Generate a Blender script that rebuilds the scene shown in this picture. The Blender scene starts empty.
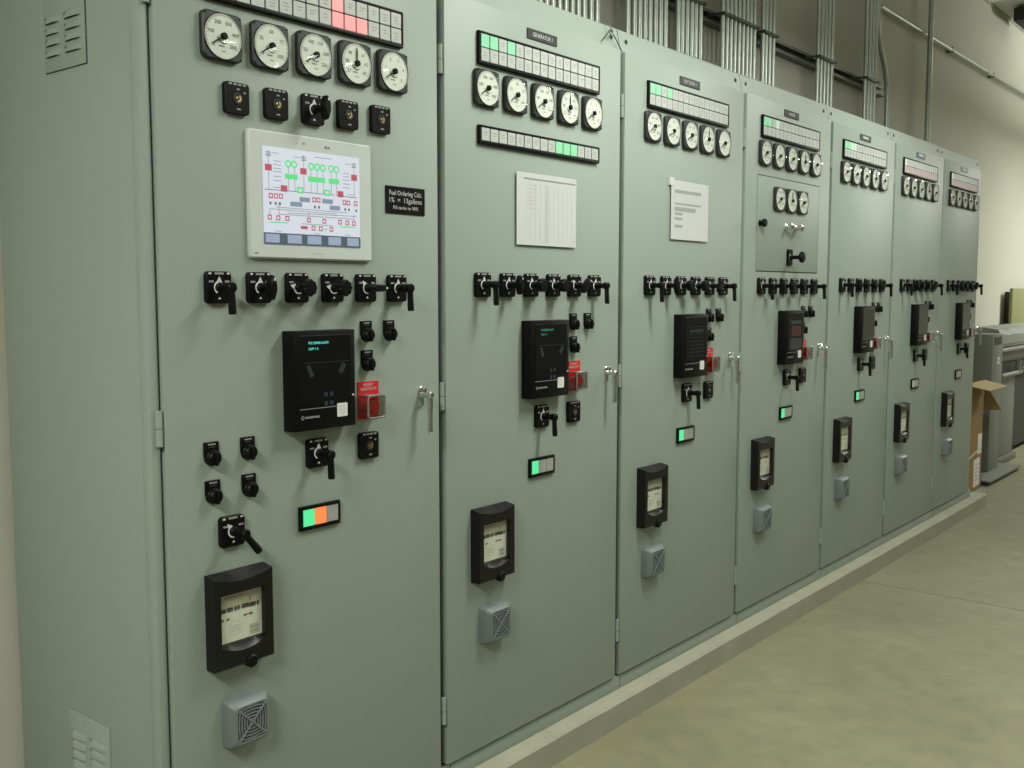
import bpy, math, random
from mathutils import Vector, Matrix
random.seed(7)
scn = bpy.context.scene
COL = scn.collection
PI = math.pi
R = math.radians

# ---------------------------------------------------------------- materials
def lin(c):
    return tuple((v / 12.92) if v <= 0.04045 else ((v + 0.055) / 1.055) ** 2.4 for v in c)

def rgb(r, g, b):
    return lin((r / 255, g / 255, b / 255))

MATS = {}
def mat(name, col, rough=0.5, metal=0.0, var=0.06, scale=8.0, bump=0.0, bscale=200.0, spec=0.5, emit=None, estr=0.0, coat=0.0):
    if name in MATS:
        return MATS[name]
    m = bpy.data.materials.new(name)
    m.use_nodes = True
    nt = m.node_tree
    b = nt.nodes['Principled BSDF']
    b.inputs['Roughness'].default_value = rough
    b.inputs['Metallic'].default_value = metal
    b.inputs['Specular IOR Level'].default_value = spec
    if coat:
        b.inputs['Coat Weight'].default_value = coat
        b.inputs['Coat Roughness'].default_value = 0.08
    tc = nt.nodes.new('ShaderNodeTexCoord')
    nz = nt.nodes.new('ShaderNodeTexNoise')
    nz.inputs['Scale'].default_value = scale
    nz.inputs['Detail'].default_value = 4
    nt.links.new(tc.outputs['Object'], nz.inputs['Vector'])
    mx = nt.nodes.new('ShaderNodeMix')
    mx.data_type = 'RGBA'
    lo = tuple(max(0, c * (1 - var)) for c in col)
    hi = tuple(min(1, c * (1 + var)) for c in col)
    mx.inputs['A'].default_value = (*lo, 1)
    mx.inputs['B'].default_value = (*hi, 1)
    nt.links.new(nz.outputs['Fac'], mx.inputs['Factor'])
    nt.links.new(mx.outputs['Result'], b.inputs['Base Color'])
    if bump:
        n2 = nt.nodes.new('ShaderNodeTexNoise')
        n2.inputs['Scale'].default_value = bscale
        n2.inputs['Detail'].default_value = 3
        nt.links.new(tc.outputs['Object'], n2.inputs['Vector'])
        bp = nt.nodes.new('ShaderNodeBump')
        bp.inputs['Strength'].default_value = bump
        bp.inputs['Distance'].default_value = 0.002
        nt.links.new(n2.outputs['Fac'], bp.inputs['Height'])
        nt.links.new(bp.outputs['Normal'], b.inputs['Normal'])
    if emit:
        b.inputs['Emission Color'].default_value = (*emit, 1)
        b.inputs['Emission Strength'].default_value = estr
    MATS[name] = m
    return m

def glass(name, tint=(1, 1, 1), fac=0.1, rough=0.03):
    m = bpy.data.materials.new(name)
    m.use_nodes = True
    nt = m.node_tree
    nt.nodes.remove(nt.nodes['Principled BSDF'])
    out = nt.nodes['Material Output']
    tr = nt.nodes.new('ShaderNodeBsdfTransparent')
    tr.inputs['Color'].default_value = (*tint, 1)
    gl = nt.nodes.new('ShaderNodeBsdfGlossy')
    gl.inputs['Roughness'].default_value = rough
    # Schlick reflectance from |N.I|, the same for either facing
    geo = nt.nodes.new('ShaderNodeNewGeometry')
    dot = nt.nodes.new('ShaderNodeVectorMath')
    dot.operation = 'DOT_PRODUCT'
    nt.links.new(geo.outputs['Normal'], dot.inputs[0])
    nt.links.new(geo.outputs['Incoming'], dot.inputs[1])
    def math_(op, a, v1=None, v2=None):
        n = nt.nodes.new('ShaderNodeMath')
        n.operation = op
        nt.links.new(a, n.inputs[1 if op == 'SUBTRACT' else 0])
        if v1 is not None:
            n.inputs[0 if op == 'SUBTRACT' else 1].default_value = v1
        if v2 is not None:
            n.inputs[2].default_value = v2
        return n.outputs[0]
    c = math_('ABSOLUTE', dot.outputs['Value'])
    c = math_('SUBTRACT', c, 1.0)
    c = math_('POWER', c, 5.0)
    c = math_('MULTIPLY_ADD', c, 0.9, 0.04)
    mul = nt.nodes.new('ShaderNodeMath')
    mul.operation = 'MULTIPLY'
    mul.inputs[1].default_value = fac
    mul.use_clamp = True
    nt.links.new(c, mul.inputs[0])
    mx = nt.nodes.new('ShaderNodeMixShader')
    nt.links.new(mul.outputs[0], mx.inputs['Fac'])
    nt.links.new(tr.outputs[0], mx.inputs[1])
    nt.links.new(gl.outputs[0], mx.inputs[2])
    nt.links.new(mx.outputs[0], out.inputs['Surface'])
    MATS[name] = m
    return m

PAINT = mat('cabinet_paint', (0.258, 0.308, 0.270), 0.48, var=0.03, scale=3, bump=0.04, bscale=350, spec=0.4)
PAINT_TRIM = mat('frame_paint', (0.258, 0.308, 0.270), 0.48, var=0.03, scale=5, bump=0.04, bscale=350, spec=0.4)
DARK = mat('dark_gap', (0.012, 0.014, 0.011), 0.8)
BLACK = mat('black_plastic', (0.0034, 0.0037, 0.0035), 0.42, var=0.1, scale=40, spec=0.14)
BLACK_GLOSS = mat('black_gloss_panel', (0.004, 0.0045, 0.004), 0.25, var=0.1, scale=20, spec=0.4)
CHAR = mat('charcoal_bezel', (0.018, 0.019, 0.021), 0.45, var=0.1, scale=60, bump=0.05, spec=0.4)
CHARM = mat('meter_plastic', (0.0062, 0.0058, 0.0058), 0.36, var=0.08, scale=30, spec=0.3)
WHITE_INK = mat('white_ink', (0.56, 0.56, 0.56), 0.6)
LEGEND = mat('legend_strip', (0.26, 0.27, 0.25), 0.6)
BRIGHT = mat('white_pointer', (0.85, 0.85, 0.88), 0.5)
GREY_INK = mat('grey_ink', (0.25, 0.25, 0.25), 0.6)
PALE_INK = mat('pale_ink', (0.46, 0.47, 0.45), 0.6)
BLACK_INK = mat('black_ink', (0.02, 0.02, 0.02), 0.6)
RED_INK = mat('red_ink', (0.5, 0.05, 0.05), 0.6)
DIAL = mat('dial_face', (0.76, 0.785, 0.735), 0.5, var=0.02)
BRASS = mat('brass', (0.5, 0.38, 0.16), 0.35, metal=0.9, scale=50)
CHROME = mat('chrome', (0.75, 0.76, 0.75), 0.16, metal=1.0, var=0.03)
SWHITE = mat('display_bezel', (0.52, 0.56, 0.55), 0.4, var=0.02)
PAPER = mat('paper', (0.51, 0.53, 0.535), 0.7, var=0.02)
STICKER = mat('sticker', (0.62, 0.62, 0.62), 0.6, var=0.02)
CARD = mat('register_card', (0.72, 0.72, 0.64), 0.6, var=0.05, scale=25)
HORN = mat('horn_grey', (0.135, 0.160, 0.160), 0.45, var=0.05, scale=30)
HORN_DARK = mat('horn_recess', (0.022, 0.026, 0.025), 0.6)
RED = mat('red_plate', (0.55, 0.012, 0.012), 0.4, var=0.04)
REDBTN = mat('red_button', (0.6, 0.02, 0.02), 0.3, var=0.04)
TILE = mat('lamp_window_unlit', (0.44, 0.455, 0.44), 0.45, var=0.03)
TILE_TEXT = mat('tile_text', (0.27, 0.28, 0.27), 0.6)
TILE_G = mat('lamp_window_green', (0.2, 0.5, 0.3), 0.45, emit=(0.30, 0.80, 0.48), estr=0.22)
TILE_GP = mat('lamp_window_pale_green', (0.5, 0.62, 0.52), 0.45, emit=(0.4, 0.9, 0.6), estr=0.12)
TILE_R = mat('lamp_window_red', (0.6, 0.3, 0.3), 0.45, emit=(1.0, 0.2, 0.22), estr=0.42)
TILE_P = mat('lamp_window_pink', (0.45, 0.35, 0.34), 0.45, emit=(1.0, 0.4, 0.4), estr=0.03)
LED_G = mat('led_green', (0.1, 0.5, 0.25), 0.4, emit=(0.05, 0.80, 0.30), estr=0.6)
LED_P = mat('led_pale_green', (0.36, 0.45, 0.36), 0.4, emit=(0.3, 0.8, 0.45), estr=0.12)
LED_O = mat('led_orange', (0.5, 0.2, 0.08), 0.4, emit=(1.0, 0.14, 0.035), estr=0.9)
LED_N = mat('led_unlit', (0.30, 0.32, 0.29), 0.35, var=0.15, scale=90)
VFD = mat('vfd_glow', (0.05, 0.3, 0.25), 0.4, emit=(0.08, 0.75, 0.58), estr=1.3)
VFD_DIM = mat('vfd_glow_dim', (0.05, 0.2, 0.17), 0.4, emit=(0.05, 0.5, 0.40), estr=0.5)
MARK_DIM = mat('faint_legend', (0.025, 0.03, 0.032), 0.35)
MARK_BLUE = mat('faint_blue_key', (0.02, 0.035, 0.06), 0.35)
DEEPRED = mat('painted_red_reflection', (0.04, 0.005, 0.006), 0.3, emit=(0.3, 0.01, 0.02), estr=0.03)  # red reflection in the controller window, painted as a faintly glowing patch
SMOKE = mat('smoked_window', (0.014, 0.017, 0.013), 0.22, var=0.1, scale=5, spec=0.3)
SCR_BG = mat('screen_white', (0.1, 0.1, 0.1), 0.4, emit=(0.66, 0.71, 0.79), estr=0.85)
SCR_R = mat('screen_red', (0.05, 0.02, 0.02), 0.4, emit=(0.50, 0.075, 0.12), estr=0.85)
SCR_G = mat('screen_green', (0.02, 0.05, 0.02), 0.4, emit=(0.11, 0.76, 0.24), estr=0.9)
SCR_K = mat('screen_black', (0.02, 0.02, 0.02), 0.4, emit=(0.08, 0.09, 0.11), estr=0.8)
SCR_L = mat('screen_line', (0.02, 0.02, 0.02), 0.4, emit=(0.25, 0.28, 0.33), estr=0.8)
SCR_B = mat('screen_blue_grey', (0.02, 0.02, 0.03), 0.4, emit=(0.25, 0.29, 0.40), estr=0.85)
SCR_D = mat('screen_dark_bar', (0.02, 0.02, 0.03), 0.4, emit=(0.075, 0.10, 0.125), estr=0.85)
SCR_BTN = mat('screen_button', (0.02, 0.02, 0.03), 0.4, emit=(0.34, 0.42, 0.55), estr=0.85)
GALV = mat('galvanised_steel', (0.42, 0.46, 0.42), 0.38, metal=0.75, var=0.12, scale=14, bump=0.05, bscale=60)
PIPEG = mat('dull_pipe_paint', (0.20, 0.205, 0.18), 0.5, var=0.1)
STRUT = mat('strut_steel', (0.16, 0.165, 0.15), 0.5, metal=0.5, var=0.1, scale=20)
STRUT_D = mat('clamp_steel', (0.06, 0.075, 0.06), 0.5, metal=0.4)
WALL = mat('painted_wall', (0.455, 0.45, 0.382), 0.7, var=0.05, scale=1.2, bump=0.12, bscale=40)
WALL_FAR = mat('painted_wall_far', (0.20, 0.19, 0.15), 0.8)
CEIL = mat('ceiling_paint', (0.58, 0.57, 0.52), 0.8, var=0.04)
PLINTH = mat('plinth_concrete', (0.30, 0.295, 0.225), 0.8, var=0.16, scale=7, bump=0.3, bscale=60)
CARDB = mat('cardboard', (0.25, 0.15, 0.045), 0.75, var=0.1, scale=9)
CARDB_IN = mat('cardboard_flap', (0.36, 0.27, 0.13), 0.75, var=0.08, scale=9)
TAPE = mat('packing_tape', (0.5, 0.45, 0.3), 0.35)
STEELG = mat('grey_machine_paint', (0.135, 0.145, 0.125), 0.45, var=0.05)
STEELD = mat('dark_machine_paint', (0.11, 0.105, 0.085), 0.5, var=0.1)
OLIVE = mat('olive_box_paint', (0.23, 0.235, 0.105), 0.5, var=0.04)
OLIVE_D = mat('dark_olive_steel', (0.045, 0.042, 0.02), 0.6)
TARP = mat('pale_cover', (0.24, 0.25, 0.225), 0.55, var=0.08, scale=12)
BEIGE = mat('beige_band', (0.21, 0.205, 0.145), 0.6)
IRON = mat('black_iron', (0.02, 0.021, 0.02), 0.6)
GLASS = glass('clear_glass', (0.97, 0.98, 0.96), 1.0)
GLASS_DIAL = glass('dial_glass', (0.985, 0.99, 0.98), 1.0, 0.04)
CLEAR = glass('clear_plastic', (0.80, 0.80, 0.77), 1.6, 0.05)

# concrete floor with stains
def floor_mat():
    m = bpy.data.materials.new('concrete_floor')
    m.use_nodes = True
    nt = m.node_tree
    b = nt.nodes['Principled BSDF']
    tc = nt.nodes.new('ShaderNodeTexCoord')
    def noise(s, d):
        n = nt.nodes.new('ShaderNodeTexNoise')
        n.inputs['Scale'].default_value = s
        n.inputs['Detail'].default_value = d
        n.inputs['Roughness'].default_value = 0.6
        nt.links.new(tc.outputs['Object'], n.inputs['Vector'])
        return n
    n1, n2 = noise(1.3, 6), noise(9, 5)
    r1 = nt.nodes.new('ShaderNodeValToRGB')
    r1.color_ramp.elements[0].position = 0.3
    r1.color_ramp.elements[0].color = (0.190, 0.184, 0.117, 1)
    r1.color_ramp.elements[1].position = 0.7
    r1.color_ramp.elements[1].color = (0.240, 0.234, 0.155, 1)
    nt.links.new(n1.outputs['Fac'], r1.inputs['Fac'])
    r2 = nt.nodes.new('ShaderNodeValToRGB')
    r2.color_ramp.elements[0].position = 0.3
    r2.color_ramp.elements[0].color = (0.84, 0.84, 0.82, 1)
    r2.color_ramp.elements[1].position = 0.75
    r2.color_ramp.elements[1].color = (1.10, 1.10, 1.10, 1)
    nt.links.new(n2.outputs['Fac'], r2.inputs['Fac'])
    mx = nt.nodes.new('ShaderNodeMix')
    mx.data_type = 'RGBA'
    mx.blend_type = 'MULTIPLY'
    mx.inputs['Factor'].default_value = 1
    nt.links.new(r1.outputs['Color'], mx.inputs['A'])
    nt.links.new(r2.outputs['Color'], mx.inputs['B'])
    nt.links.new(mx.outputs['Result'], b.inputs['Base Color'])
    b.inputs['Roughness'].default_value = 0.5
    b.inputs['Specular IOR Level'].default_value = 0.35
    return m
FLOOR = floor_mat()

# ---------------------------------------------------------------- mesh builder
class MB:
    def __init__(s):
        s.v, s.f, s.m, s.mats = [], [], [], []
    def mi(s, m):
        if m not in s.mats:
            s.mats.append(m)
        return s.mats.index(m)
    def add(s, vs, fs, m):
        o = len(s.v)
        i = s.mi(m)
        s.v += [tuple(p) for p in vs]
        for f in fs:
            s.f.append([o + k for k in f])
            s.m.append(i)
        return s
    def box(s, x0, x1, y0, y1, z0, z1, m, b=0.0):
        """box with optional chamfer b on every edge"""
        if b <= 0:
            vs = [(x0, y0, z0), (x1, y0, z0), (x1, y1, z0), (x0, y1, z0), (x0, y0, z1), (x1, y0, z1), (x1, y1, z1), (x0, y1, z1)]
            fs = [(0, 3, 2, 1), (4, 5, 6, 7), (0, 1, 5, 4), (1, 2, 6, 5), (2, 3, 7, 6), (3, 0, 4, 7)]
            return s.add(vs, fs, m)
        import bmesh
        bm = bmesh.new()
        bmesh.ops.create_cube(bm, size=1)
        for v in bm.verts:
            v.co = Vector((x0 if v.co.x < 0 else x1, y0 if v.co.y < 0 else y1, z0 if v.co.z < 0 else z1))
        bmesh.ops.bevel(bm, geom=bm.edges[:], offset=b, segments=2, affect='EDGES', profile=0.5)
        return s.bm(bm, m)
    def bm(s, bm, m):
        bm.verts.index_update()
        s.add([v.co[:] for v in bm.verts], [[v.index for v in f.verts] for f in bm.faces], m)
        bm.free()
        return s
    def plate(s, w, h, d, r, m, cx=0, cz=0, y=0, ch=0.0015, seg=4):
        """rounded rectangle standing on plane y, extruded toward -Y by d"""
        def ring(w, h, r, yy):
            out = []
            r = max(r, 1e-5)
            for sx, sz, a0 in ((1, 1, 0), (-1, 1, 90), (-1, -1, 180), (1, -1, 270)):
                for k in range(seg + 1):
                    a = R(a0 + 90 * k / seg)
                    out.append((cx + sx * (w / 2 - r) + r * math.cos(a), yy, cz + sz * (h / 2 - r) + r * math.sin(a)))
            return out
        n = 4 * (seg + 1)
        vs = ring(w, h, r, y) + ring(w, h, r, y - d + ch) + ring(w - 2 * ch, h - 2 * ch, r - ch, y - d)
        fs = []
        for a in range(2):
            for k in range(n):
                k2 = (k + 1) % n
                fs.append((a * n + k, (a + 1) * n + k, (a + 1) * n + k2, a * n + k2))
        fs.append([2 * n + k for k in reversed(range(n))])
        fs.append([k for k in range(n)])
        return s.add(vs, fs, m)
    def quad(s, cx, cz, w, h, m, y=0, rot=0):
        c, q = math.cos(rot), math.sin(rot)
        vs = []
        for a, b in ((-1, -1), (1, -1), (1, 1), (-1, 1)):
            px, pz = a * w / 2, b * h / 2
            vs.append((cx + c * px - q * pz, y, cz + q * px + c * pz))
        return s.add(vs, [(0, 1, 2, 3)], m)
    def line(s, x0, z0, x1, z1, t, m, y=0):
        L = math.hypot(x1 - x0, z1 - z0)
        return s.quad((x0 + x1) / 2, (z0 + z1) / 2, L, t, m, y, math.atan2(z1 - z0, x1 - x0))
    def poly(s, pts, m, y=0):
        return s.add([(x, y, z) for x, z in pts], [list(range(len(pts)))], m)
    def ringq(s, cx, cz, ro, ri, m, y=0, n=24, a0=0, a1=360):
        vs, fs = [], []
        for k in range(n + 1):
            a = R(a0 + (a1 - a0) * k / n)
            vs += [(cx + ro * math.cos(a), y, cz + ro * math.sin(a)), (cx + ri * math.cos(a), y, cz + ri * math.sin(a))]
        for k in range(n):
            fs.append((2 * k, 2 * k + 2, 2 * k + 3, 2 * k + 1))
        return s.add(vs, fs, m)
    def lathe(s, prof, m, cx=0, cz=0, n=24, axis='y', cy=0, lobes=0, amp=0, origin=None):
        """profile of (radius, along) about an axis; along the -Y direction by default"""
        vs, fs = [], []
        for r, t in prof:
            for k in range(n):
                a = 2 * PI * k / n
                rr = r * (1 + (amp * math.cos(lobes * a) if lobes else 0))
                u, w = rr * math.cos(a), rr * math.sin(a)
                if axis == 'y':
                    vs.append((cx + u, cy - t, cz + w))
                elif axis == 'z':
                    vs.append((cx + u, cy + w, cz + t))
                else:
                    vs.append((cx + t, cy + u, cz + w))
        for j in range(len(prof) - 1):
            for k in range(n):
                k2 = (k + 1) % n
                f = (j * n + k, j * n + k2, (j + 1) * n + k2, (j + 1) * n + k)
                fs.append(f if axis != 'y' else f)
        if prof[0][0] > 1e-6:
            fs.append(list(reversed(range(n))))
        if prof[-1][0] > 1e-6:
            fs.append([(len(prof) - 1) * n + k for k in range(n)])
        return s.add(vs, fs, m)
    def tube(s, pts, r, m, n=12):
        pts = [Vector(p) for p in pts]
        vs, fs = [], []
        up = None
        for i, p in enumerate(pts):
            if i == 0:
                d = pts[1] - p
            elif i == len(pts) - 1:
                d = p - pts[i - 1]
            else:
                d = (pts[i + 1] - p).normalized() + (p - pts[i - 1]).normalized()
            d.normalize()
            if up is None:
                up = d.orthogonal().normalized()
            else:
                up = (up - d * up.dot(d)).normalized()
            b = d.cross(up)
            rr = r[i] if isinstance(r, (list, tuple)) else r
            for k in range(n):
                a = 2 * PI * k / n
                vs.append(p + up * rr * math.cos(a) + b * rr * math.sin(a))
        for i in range(len(pts) - 1):
            for k in range(n):
                k2 = (k + 1) % n
                fs.append((i * n + k, i * n + k2, (i + 1) * n + k2, (i + 1) * n + k))
        fs.append(list(reversed(range(n))))
        fs.append([(len(pts) - 1) * n + k for k in range(n)])
        return s.add(vs, fs, m)
    def text(s, t, size, m, cx=0, cz=0, y=0, width=None, align='CENTER'):
        vs, fs = text_geo(t)
        if not vs:
            return s
        x0, x1 = min(v[0] for v in vs), max(v[0] for v in vs)
        z0, z1 = min(v[1] for v in vs), max(v[1] for v in vs)
        kz = size
        kx = size if width is None else width / (x1 - x0)
        ox = (x0 + x1) / 2 if align == 'CENTER' else x0
        s.add([(cx + (v[0] - ox) * kx, y, cz + (v[1] - 0.35) * kz) for v in vs], fs, m)
        return s
    def mesh(s, name):
        me = bpy.data.meshes.new(name)
        me.from_pydata(s.v, [], s.f)
        for m in s.mats:
            me.materials.append(m)
        me.polygons.foreach_set('material_index', s.m)
        me.polygons.foreach_set('use_smooth', [True] * len(me.polygons))
        me.update()
        import bmesh
        bm = bmesh.new()
        bm.from_mesh(me)
        # flat overlays keep their winding; closed solids get outward normals
        bmesh.ops.recalc_face_normals(bm, faces=[f for f in bm.faces if any(not e.is_boundary for e in f.edges)])
        bm.to_mesh(me)
        bm.free()
        me.set_sharp_from_angle(angle=R(28))
        return me
    def build(s, name, parent=None, loc=(0, 0, 0), rot=(0, 0, 0)):
        return obj(name, s.mesh(name), parent, loc, rot)

TG = {}
def text_geo(t):
    if t in TG:
        return TG[t]
    cu = bpy.data.curves.new('lettering', 'FONT')
    cu.body = t
    cu.size = 1.0
    cu.resolution_u = 2
    o = bpy.data.objects.new('lettering', cu)
    COL.objects.link(o)
    dg = bpy.context.evaluated_depsgraph_get()
    dg.update()
    me = bpy.data.meshes.new_from_object(o.evaluated_get(dg))
    TG[t] = ([(v.co.x, v.co.y) for v in me.vertices], [list(p.vertices) for p in me.polygons])
    bpy.data.objects.remove(o)
    bpy.data.curves.remove(cu)
    bpy.data.meshes.remove(me)
    return TG[t]

def obj(name, me, parent=None, loc=(0, 0, 0), rot=(0, 0, 0)):
    o = bpy.data.objects.new(name, me)
    COL.objects.link(o)
    o.location = loc
    o.rotation_euler = rot
    if parent is not None:
        o.parent = parent
    return o

def tag(o, label, cat, group=None):
    o['label'] = label
    o['category'] = cat
    if group:
        o['group'] = group
    return o

def thing(name, label, cat, loc, group=None):
    o = bpy.data.objects.new(name, None)
    o.empty_display_size = 0.1
    COL.objects.link(o)
    o.location = loc
    return tag(o, label, cat, group)

def struct(name, mb):
    o = mb.build(name)
    o['kind'] = 'structure'
    return o

ME = {}
def cached(key, fn):
    if key not in ME:
        ME[key] = fn().mesh(key)
    return ME[key]

# ---------------------------------------------------------------- setting
W = 0.914
DXB = [0, 0, .006, .023, .039, .032, .011, -.036]
XK = [k * W + DXB[k] for k in range(8)]
ZP = 0.100                 # top of the concrete plinth
ZB, ZT, ZC = 0.159, 2.379, 2.469   # door bottom, door top, cabinet top
YW = 0.74                  # back wall plane
XL, XR, YF, ZH = -4.5, 14.0, -6.5, 4.24

struct('floor', MB().box(XL, XR, YF, YW + .1, -0.1, 0, FLOOR))
struct('ceiling', MB().box(XL, XR, YF, YW + .1, ZH, ZH + .1, CEIL))
struct('wall_back', MB().box(XL, XR, YW, YW + .1, 0, ZH, WALL))
struct('wall_left', MB().box(XL - .1, XL, YF, YW + .1, 0, ZH, WALL_FAR))
struct('wall_right', MB().box(XR, XR + .1, YF, YW + .1, 0, ZH, WALL))
struct('wall_front', MB().box(XL, XR, YF - .1, YF, 0, ZH, WALL_FAR))
struct('trim_1', MB().box(XL, XR, YW - .018, YW, ZH - .024, ZH, GALV))
pl = MB()
# plinth with slightly worn, rounded front edge
n = 60
xs = [-0.25 + (6.58 + 0.25) * i / n for i in range(n + 1)]
vs, fs = [], []
for i, x in enumerate(xs):
    j = 0.004 * (random.random() - .5)
    k = 0.004 * (random.random() - .5)
    vs += [(x, -.046 + k, 0), (x, -.050 + j, ZP - .012), (x, -.042 + j, ZP - .002), (x, -.032, ZP), (x, .72, ZP), (x, .72, 0)]
for i in range(n):
    for q in range(5):
        fs.append((i * 6 + q, (i + 1) * 6 + q, (i + 1) * 6 + q + 1, i * 6 + q + 1))
fs += [[5, 4, 3, 2, 1, 0], [n * 6 + q for q in range(6)]]
pl.add(vs, fs, PLINTH)
struct('concrete_plinth', pl)
JOINT = mat('floor_joint_dark', (0.16, 0.15, 0.10), 0.9)

# ---------------------------------------------------------------- device meshes
def m_gauge():
    s = 0.104
    b = MB().plate(s, s, 0.014, 0.014, CHAR, ch=0.003)
    b.lathe([(0.0502, 0.0136), (0.0502, 0.0158), (0.0492, 0.0164), (0.0488, 0.0145)], CHAR, n=36)
    for sx in (-1, 1):
        for sz in (-1, 1):
            b.lathe([(.0028, .0139), (.0028, .0148), (0.0001, .015)], BLACK, cx=sx * .0452, cz=sz * .0452, n=8)
    return b

SCALES = [['0', '100', '200', '300', '400', '500'], ['0', '25', '50', '75', '100'], ['0', '50', '100', '150', '200', '250'],
          ['57', '58', '59', '', '61', '62', '63'], ['0', '1', '2', '3', '4', '5']]
def m_dial(k):
    b = MB()
    vs = [(0.0490 * math.cos(2 * PI * i / 40), -.0148, 0.0490 * math.sin(2 * PI * i / 40)) for i in range(40)]
    b.add(vs, [list(reversed(range(40)))], DIAL)
    sc = SCALES[k]
    N = len(sc)
    y = -.0152
    b.ringq(0, 0, .0456, .0448, GREY_INK, y, 40, -38, 218)
    for i in range((N - 1) * 5 + 1):
        a = R(218 - 256 * i / ((N - 1) * 5))
        r0 = .0405 if i % 5 == 0 else .0425
        b.line(r0 * math.cos(a), r0 * math.sin(a), .0452 * math.cos(a), .0452 * math.sin(a), .0008, BLACK_INK, y)
    for i, t in enumerate(sc):
        if t:
            a = R(218 - 256 * i / (N - 1))
            b.text(t, .0125, BLACK_INK, .0322 * math.cos(a), .0322 * math.sin(a), y)
    b.quad(-.006, -.022, .016, .0035, GREY_INK, y)
    b.quad(0, -.033, .012, .002, GREY_INK, y)
    return b

def m_needle(up):
    b = MB()
    a = R(90 if up else 213)
    c, s = math.cos(a), math.sin(a)
    b.tube([(0, -.0168, 0), (.024 * c, -.0168, .024 * s), (.040 * c, -.0168, .040 * s)], [.0012, .0020, .0007], BLACK_INK, 6)
    b.ringq(0, 0, .0165, .0145, BLACK_INK, -.0157, 14, 190, 300)
    return b

def m_hub():
    return MB().lathe([(.0075, .0148), (.0075, .0215), (.006, .0225), (.0001, .0225)], BLACK, n=16)

def m_cover():
    return MB().lathe([(.0490, .0163), (.0465, .0225), (.030, .0240), (.0001, .0246)], GLASS_DIAL, n=32)

def gauge(root, x, z, k, up=False, label=None):
    o = obj('gauge', cached('gauge', m_gauge), root, (x, 0, z))
    obj('dial', cached('dial%d' % k, lambda: m_dial(k)), o)
    obj('needle', cached('needle%d' % up, lambda: m_needle(up)), o)
    obj('hub', cached('hub', m_hub), o)
    obj('glass_cover', cached('glass_cover', m_cover), o)
    return o

def m_plate_switch():
    b = MB().plate(.066, .072, .012, .009, BLACK, ch=.0015)
    y = -.0124
    b.quad(0, .0315, .024, .0045, LEGEND, y)
    for sx in (-1, 1):
        b.quad(sx * .024, .0315, .007, .004, WHITE_INK, y)
        b.quad(sx * .021, .0135, .013, .0042, GREY_INK, y)
    b.add([(-.004, y, -.026), (.004, y, -.026), (0, y, -.021)], [(0, 1, 2)], WHITE_INK)
    return b

def m_key_switch():
    b = MB().plate(.066, .070, .012, .008, BLACK, ch=.0015)
    y = -.0124
    for i in range(4):
        b.quad(-.019 + .0125 * i, .0305, .009, .004, LEGEND, y)
    b.quad(.002, .020, .008, .0035, GREY_INK, y)
    b.quad(.019, .014, .006, .0035, GREY_INK, y)
    b.quad(.002, -.024, .01, .0035, LEGEND, y)
    b.lathe([(.0125, .012), (.0125, .0135), (.0105, .0135), (.0105, .0125)], CHAR, n=20)
    return b

def m_keyhole():
    b = MB()
    b.lathe([(.0105, .0122), (.0105, .0128), (.0001, .0128)], DARK, n=18)
    b.ringq(.001, 0, .0085, .0045, BRASS, -.0132, 12, -100, 60)
    b.lathe([(.0028, .0128), (.0028, .015), (.0001, .0155)], BRASS, n=10, cx=-.0035)
    return b

def m_pointer():
    b = MB()
    y = -.0128
    b.ringq(0, 0, .0150, .0085, BRIGHT, y, 16, 75, 245)
    b.add([(-.0085, y, .011), (.0075, y, .011), (0, y, .0255)], [(0, 1, 2)], WHITE_INK)
    return b

def shaft(b, y0=.012, y1=.055, r=.0088):
    b.lathe([(.0115, y0), (.0115, y0 + .006), (r, y0 + .009), (r, y1)], BLACK, n=16)
    return b

def m_lever():
    b = shaft(MB(), y1=.058)
    b.lathe([(.0105, .046), (.0118, .049), (.0118, .062), (.009, .065), (.0001, .0655)], BLACK, n=18)
    # hanging grip, tapering
    pts = [(.0, .0), (-.02, .001), (-.040, .002), (-.055, .003), (-.060, .003)]
    wid = [.0088, .0085, .0095, .0100, .0085]
    vs, fs = [], []
    for (z, dy), w in zip(pts, wid):
        for a in range(10):
            t = 2 * PI * a / 10
            vs.append((w * math.cos(t), -.056 - dy - .0072 * math.sin(t), z))
    for j in range(len(pts) - 1):
        for a in range(10):
            a2 = (a + 1) % 10
            fs.append((j * 10 + a, j * 10 + a2, (j + 1) * 10 + a2, (j + 1) * 10 + a))
    fs += [list(range(10)), [(len(pts) - 1) * 10 + a for a in range(10)]]
    b.add(vs, fs, BLACK)
    return b

def m_knob():
    b = shaft(MB(), y1=.045)
    b.lathe([(.010, .036), (.0190, .038), (.0200, .042), (.0200, .057), (.017, .060), (.0001, .0605)], BLACK, n=54, lobes=9, amp=.06)
    return b

def m_paddle():
    """flat oval grip standing up"""
    b = shaft(MB(), y1=.045)
    vs, fs = [], []
    prof = [(.62, .042), (.95, .045), (1.0, .052), (.95, .062), (.72, .066)]
    N = 24
    for s, y in prof:
        for k in range(N):
            a = 2 * PI * k / N
            r = 1.0
            vs.append((.0085 * s * math.cos(a) * (1.15 if abs(math.sin(a)) < .6 else 1), -y, .0295 * s * math.sin(a)))
    for j in range(len(prof) - 1):
        for k in range(N):
            k2 = (k + 1) % N
            fs.append((j * N + k, j * N + k2, (j + 1) * N + k2, (j + 1) * N + k))
    fs += [list(range(N)), [(len(prof) - 1) * N + k for k in range(N)]]
    b.add(vs, fs, BLACK)
    b.quad(0, .019, .004, .006, WHITE_INK, -.0664)
    return b

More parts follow.
